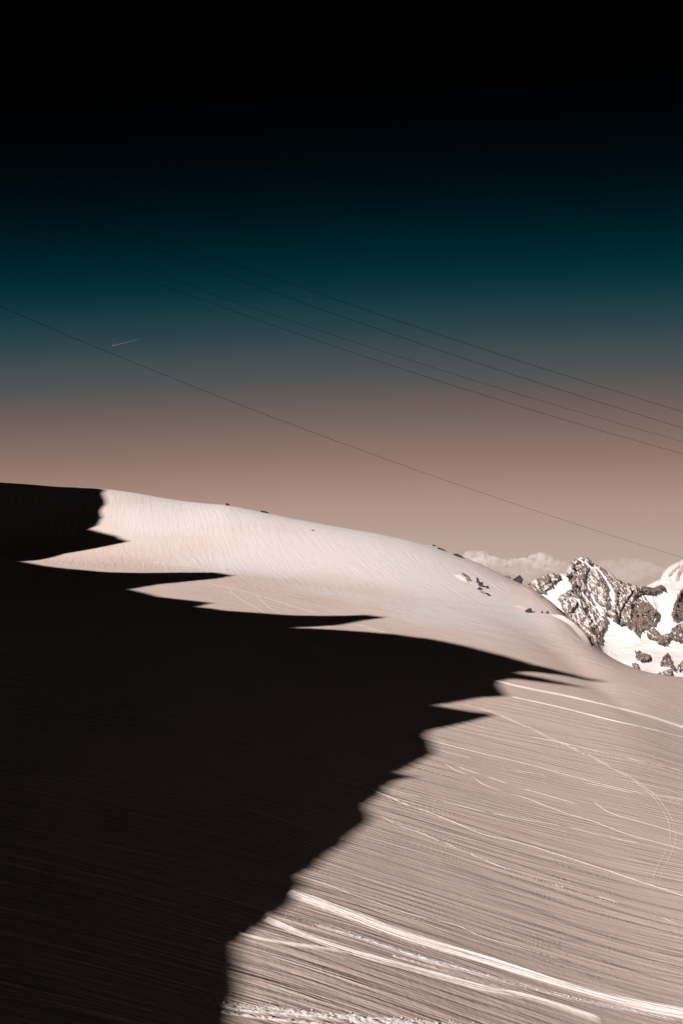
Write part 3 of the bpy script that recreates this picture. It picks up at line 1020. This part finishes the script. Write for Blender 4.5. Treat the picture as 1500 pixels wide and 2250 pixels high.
ROCKS = [
    (500, 1111, 11, 7, 12, 1, 'tiny dark rock on the skyline, nearest to the black shadow', M_ROCK, .8, .3),
    (582, 1127, 17, 6, 14, 2, 'small flat dark rock on the skyline, second from the black shadow', M_ROCK, .6, .3),
    (687, 1166, 8, 4, 10, 3, 'faint single rock on the bright dome just below the skyline', M_SLAB, .8, .35),
    (953, 1202, 8, 9, 35, 4, 'small pointed rock at the upper end of the thin skyline slabs', M_ROCK, .6, .35),
    (968, 1208, 24, 4, 23, 5, 'thin dark slab on the skyline, upper one of two left of the cloud', M_ROCK, .5, .3),
    (1006, 1223, 32, 6, 28, 6, 'thin dark slab on the skyline, lower one touching the cloud', M_ROCK, .5, .3),
    (1114, 1269, 14, 6, 25, 7, 'low brown rock on the skyline just above the dark knob', M_SLAB, .6, .35),
    (1136, 1279, 20, 24, 30, 8, 'dark rock knob standing up on the skyline before the left end of the peak', M_ROCK, .8, .35),
    (1026, 1268, 24, 6, 33, 9, 'long brown slab at the top of the outcrop on the dome', M_SLAB, .5, .4),
    (1028, 1276, 15, 10, 35, 10, 'pale brown block on the left of the outcrop on the dome', M_SLAB, .6, .45),
    (1049, 1281, 10, 16, 10, 11, 'black pointed rock in the middle of the outcrop, left one', M_ROCK, .7, .3),  # these black rocks stand in for shade between the outcrop's slabs
    (1057, 1289, 15, 12, 30, 12, 'black lumpy rock in the middle of the outcrop, right one', M_ROCK, .7, .35),
    (1055, 1296, 11, 9, -20, 13, 'small black rock at the foot of the middle of the outcrop', M_ROCK, .7, .4),
    (1070, 1293, 9, 10, 40, 14, 'small dark splinter at the right of the outcrop on the dome', M_ROCK, .6, .35),
    (1062, 1304, 24, 6, 32, 15, 'brown slab at the lower edge of the outcrop on the dome', M_SLAB, .5, .4),
    (1074, 1309, 15, 5, 36, 16, 'dark brown slab at the lowest tip of the outcrop', M_ROCK, .5, .4),
    (1161, 1346, 13, 17, 25, 17, 'lone black rock lower on the slope below the skyline knob', M_ROCK, .8, .3),
    (1175, 1344, 6, 3, 20, 18, 'faint brown pebble just right of the lone black rock', M_SLAB, .7, .4),
    (1190, 1347, 4, 5, 0, 19, 'tiny black stone right of the lone black rock, nearer one', M_ROCK, .8, .3),
    (1201, 1348, 6, 8, 30, 20, 'tiny black stone right of the lone black rock, farther one', M_ROCK, .8, .3),
    (1196, 1317, 22, 5, 35, 21, 'thin brown slab on the skyline below the snow face of the peak', M_SLAB, .5, .25),
    (1232, 1345, 26, 6, 44, 22, 'dark slab at the steep right edge, topmost of the edge rocks', M_ROCK, .5, .25),
    (1252, 1363, 24, 9, 42, 23, 'brown slab at the steep right edge above the snow lip', M_SLAB, .5, .25),
    (1267, 1378, 28, 11, 46, 24, 'broad brown slab at the steep right edge beside the snow lip', M_SLAB, .5, .25),
    (1283, 1386, 17, 7, 52, 25, 'black splinter at the steep right edge against the far rock wall', M_ROCK, .5, .3),
    (1292, 1403, 15, 12, 52, 26, 'brown block at the lower end of the snow lip', M_SLAB, .6, .45),
]
for r_ in ROCKS:
    rock(*r_[:6], r_[6], r_[7], r_[8], r_[9])

# ------------------------------------------------------------------ cableway ropes
CABLES = [
    ([(100, 427), (200, 463), (333, 513), (497, 573), (900, 714), (1100, 780), (1300, 844), (1498, 904)], 104, 150, .025, 'dark cableway rope, topmost of the four crossing the sky together'),
    ([(0, 415), (67, 440), (167, 480), (300, 530), (497, 603), (900, 745), (1100, 817), (1300, 882), (1498, 937)], 100, 146, .025, 'dark cableway rope, second from the top of the four together'),
    ([(0, 472), (133, 517), (300, 585), (497, 657), (900, 792), (1100, 852), (1300, 914), (1498, 970)], 92, 138, .017, 'thin cableway rope, third from the top of the four together'),
    ([(0, 490), (133, 540), (300, 605), (497, 677), (900, 815), (1100, 882), (1300, 942), (1498, 995)], 88, 134, .019, 'dark cableway rope, lowest of the four crossing the sky together'),
    ([(0, 675), (167, 742), (333, 812), (497, 877), (900, 1027), (1100, 1098), (1300, 1166), (1498, 1223)], 84, 150, .016, 'single thin rope running alone below the other four'),
]
for pts, y0, y1, rad, label in CABLES:
    pts = np.array(pts, float)
    co = np.polyfit(pts[:, 0] - 750, pts[:, 1], 2)
    us = np.linspace(-520, 2050, 260)
    vsx = np.polyval(co, us - 750)
    # the rope hangs in one upright plane through these two points
    pa, pb = at(0, 700, y0), at(1500, 700, y1)
    dx, dy = (pb - pa)[:2]
    x, y, z = ray(us, vsx)
    k = (pa[0] * dy - pa[1] * dx) / (x * dy - y * dx)
    c = np.stack([x * k, y * k, z * k], -1)
    tg = np.gradient(c, axis=0)
    tg /= np.linalg.norm(tg, axis=1)[:, None]
    s1 = np.cross(tg, [0, 0, 1.0])
    s1 /= np.linalg.norm(s1, axis=1)[:, None]
    s2_ = np.cross(s1, tg)
    rings = []
    for j in range(9):
        a = 2 * math.pi * j / 8
        rings.append(c + rad * (math.cos(a) * s1 + math.sin(a) * s2_))
    o = mesh_obj('cable', np.stack(rings), grid_faces(9, len(us)), M_CABLE)
    tag(o, label, 'cable', 'cableway ropes across the sky')

# ------------------------------------------------------------------ aeroplane and its trail
tip = at(249, 759.5, 20000.)
alt = tip[2]
xe, ye, ze_ = ray(315, 743.)
tail = np.array([xe, ye, ze_]) * (alt / ze_)
dirv = Vector(tip - tail).normalized()
plane = bpy.data.objects.new('airplane', None)
COL.objects.link(plane)
plane.location = tip
plane.rotation_euler = dirv.to_track_quat('X', 'Z').to_euler()
tag(plane, 'tiny bright airliner at the left end of the white trail', 'airplane')
M_PLANE, _n, _l, _p = mat_base('airliner_paint', .35, .5)
_t = _n.new('ShaderNodeTexNoise')
_r = _n.new('ShaderNodeValToRGB')
_r.color_ramp.elements[0].color = (.74, .75, .76, 1)
_r.color_ramp.elements[1].color = (.82, .82, .82, 1)
_l.new(_t.outputs['Fac'], _r.inputs[0])
_l.new(_r.outputs[0], _p.inputs['Base Color'])
xs = [-19, -16, -10, 0, 10, 15, 18, 19.5]
rs = [.3, .9, 1.9, 2.0, 2.0, 1.9, 1.1, .1]
an = np.linspace(0, 2 * math.pi, 15)
fus = np.stack([np.stack([np.full(15, x), r * np.cos(an), r * np.sin(an) + (.9 if x < -12 else 0)], -1) for x, r in zip(xs, rs)])
mesh_obj('fuselage', fus, grid_faces(len(xs), 15), M_PLANE, plane)


def wing(name, root, tipc, ch0, ch1, th):
    a, b = np.array(root, float), np.array(tipc, float)
    up = np.array([0, 0, th]) if abs((b - a)[2]) < abs((b - a)[1]) else np.array([0, th, 0])
    v = []
    for c, ch in ((a, ch0), (b, ch1)):
        v += [c + [ch / 2, 0, 0], c + up, c - [ch / 2, 0, 0], c - up]
    f = [(0, 1, 5, 4), (1, 2, 6, 5), (2, 3, 7, 6), (3, 0, 4, 7), (4, 5, 6, 7), (3, 2, 1, 0)]
    return mesh_obj(name, np.array(v), f, M_PLANE, plane, shade=False)


for s in (-1, 1):
    wing('wing', (2, s * 1.5, -.8), (-5, s * 17.5, .6), 7, 2, .35)
    wing('tailplane', (-16, s * .6, 1.2), (-18.5, s * 6.5, 1.6), 4, 1.6, .2)
    eng = np.stack([np.stack([np.full(13, x), s * 5.8 + r * np.cos(np.linspace(0, 2 * math.pi, 13)), -2.2 + r * np.sin(np.linspace(0, 2 * math.pi, 13))], -1) for x, r in ((1, .5), (1.2, .9), (3.5, 1.1), (4.6, 1.0), (4.7, .2))])
    mesh_obj('engine', eng, grid_faces(5, 13), M_PLANE, plane)
wing('fin', (-15.5, 0, 1.5), (-18.5, 0, 7.5), 5.5, 2.2, .2)

M_TRAIL = bpy.data.materials.new('vapour_trail')
M_TRAIL.use_nodes = True
_n, _l = M_TRAIL.node_tree.nodes, M_TRAIL.node_tree.links
_n.remove(_n['Principled BSDF'])
_a = _n.new('ShaderNodeAttribute')
_a.attribute_name = 'thin'
_tr = _n.new('ShaderNodeBsdfTransparent')
_df = _n.new('ShaderNodeBsdfDiffuse')
_df.inputs['Color'].default_value = (.9, .9, .9, 1)
_ms = _n.new('ShaderNodeMixShader')
_l.new(_a.outputs['Fac'], _ms.inputs[0])
_l.new(_tr.outputs[0], _ms.inputs[1])
_l.new(_df.outputs[0], _ms.inputs[2])
_l.new(_ms.outputs[0], _n['Material Output'].inputs['Surface'])
n = 60
t = np.linspace(0, 1, n)
c0 = tip[None] + (tail - tip)[None] * t[:, None] - np.array(dirv)[None] * 22
up = np.array([0, 0, 1.0])
s1 = np.cross(np.array(dirv), up)
s1 /= np.linalg.norm(s1)
rings = []
for j in range(11):
    a = 2 * math.pi * j / 10
    rd = (5 + 9 * t) * (1 + .2 * noise(t * 18, t * 0 + j * .4, 91))
    rings.append(c0 + rd[:, None] * (math.cos(a) * s1 + math.sin(a) * up)[None])
thin = np.broadcast_to(.05 * (1 - t) ** 1.3, (11, n))
trail = mesh_obj('contrail', np.stack(rings), grid_faces(11, n), M_TRAIL, attrs={'thin': thin})
tag(trail, 'short white vapour trail fading to the right in the teal sky', 'contrail')

# ------------------------------------------------------------------ clouds beyond the peak


def cloud_mat(name, density, nscale, thr, soft):
    m = bpy.data.materials.new(name)
    m.use_nodes = True
    nn, ll = m.node_tree.nodes, m.node_tree.links
    nn.remove(nn['Principled BSDF'])
    t_ = nn.new('ShaderNodeTexCoord')
    nz = nn.new('ShaderNodeTexNoise')
    nz.inputs['Scale'].default_value = nscale
    nz.inputs['Detail'].default_value = 5
    nz.inputs['Roughness'].default_value = .62
    ll.new(t_.outputs['Object'], nz.inputs['Vector'])
    mr = nn.new('ShaderNodeMapRange')
    mr.inputs['From Min'].default_value = thr
    mr.inputs['From Max'].default_value = thr + soft
    mr.inputs['To Max'].default_value = density
    ll.new(nz.outputs['Fac'], mr.inputs['Value'])
    pv = nn.new('ShaderNodeVolumePrincipled')
    pv.inputs['Color'].default_value = (.995, .995, .995, 1)
    pv.inputs['Anisotropy'].default_value = 0.0
    ll.new(mr.outputs[0], pv.inputs['Density'])
    ll.new(pv.outputs[0], nn['Material Output'].inputs['Volume'])
    return m


def cloud(puffs, Yc, label, mat, seed, voxel):
    """one closed lumpy skin grown from overlapping puffs; the noise in its volume frays it"""
    import bmesh
    bm = bmesh.new()
    r = np.random.default_rng(seed)
    cx = np.mean([p[0] for p in puffs])
    cv = np.mean([p[1] for p in puffs])
    o0 = at(cx, cv, Yc)
    for (u, v, rp, sq) in puffs:
        c = at(u, v, Yc + r.uniform(-60, 60)) - o0
        R = rp * Yc / F
        g = bmesh.ops.create_icosphere(bm, subdivisions=3, radius=1)
        for q in g['verts']:
            k = 1 + .25 * float(noise(np.array(q.co.x * 1.7 + u), np.array(q.co.z * 1.7 + q.co.y), seed))
            q.co = Vector((q.co.x * R * k, q.co.y * R * 1.2 * k, q.co.z * R * sq * k)) + Vector(c)
    me = bpy.data.meshes.new('cloud')
    bm.to_mesh(me)
    bm.free()
    me.materials.append(mat)
    o = bpy.data.objects.new('cloud', me)
    COL.objects.link(o)
    o.location = o0
    md = o.modifiers.new('skin', 'REMESH')
    md.mode = 'VOXEL'
    md.voxel_size = voxel
    return tag(o, label, 'cloud', 'clouds on the horizon behind the peak')


M_CLOUD = cloud_mat('cumulus', .012, .013, .42, .16)
M_WISP = cloud_mat('thin_cloud', .0024, .010, .36, .2)
cloud([(1030, 1226, 17, .9), (1045, 1220, 13, .9), (1060, 1222, 12, 1), (1020, 1240, 20, .7), (1050, 1240, 24, .6), (1080, 1233, 15, .8), (1100, 1236, 14, .8),
       (1125, 1236, 15, .7), (1148, 1234, 14, .7), (1170, 1229, 14, .8), (1187, 1225, 14, .9), (1203, 1229, 12, .9), (1220, 1234, 10, .8), (1236, 1236, 7, .7), (1160, 1244, 24, .5), (1205, 1243, 20, .5)],
      9000., 'white cumulus bank on the horizon between the slope and the rocky peak', M_CLOUD, 5, 14.)
cloud([(1040, 1262, 28, .8), (1085, 1262, 32, .8), (1130, 1268, 34, .8), (1175, 1266, 32, .8), (1215, 1258, 26, .9), (1245, 1250, 18, .8)],
      9400., 'thin grey veil of cloud below the white cumulus bank', M_WISP, 6, 20.)
cloud([(1318, 1240, 14, .7), (1340, 1240, 18, .7), (1370, 1236, 15, .8), (1395, 1240, 18, .8), (1420, 1250, 22, .8), (1445, 1258, 22, .6), (1385, 1262, 30, .7), (1345, 1262, 26, .6)],
      11000., 'faint thin cloud on the horizon right of the peak', M_WISP, 7, 22.)
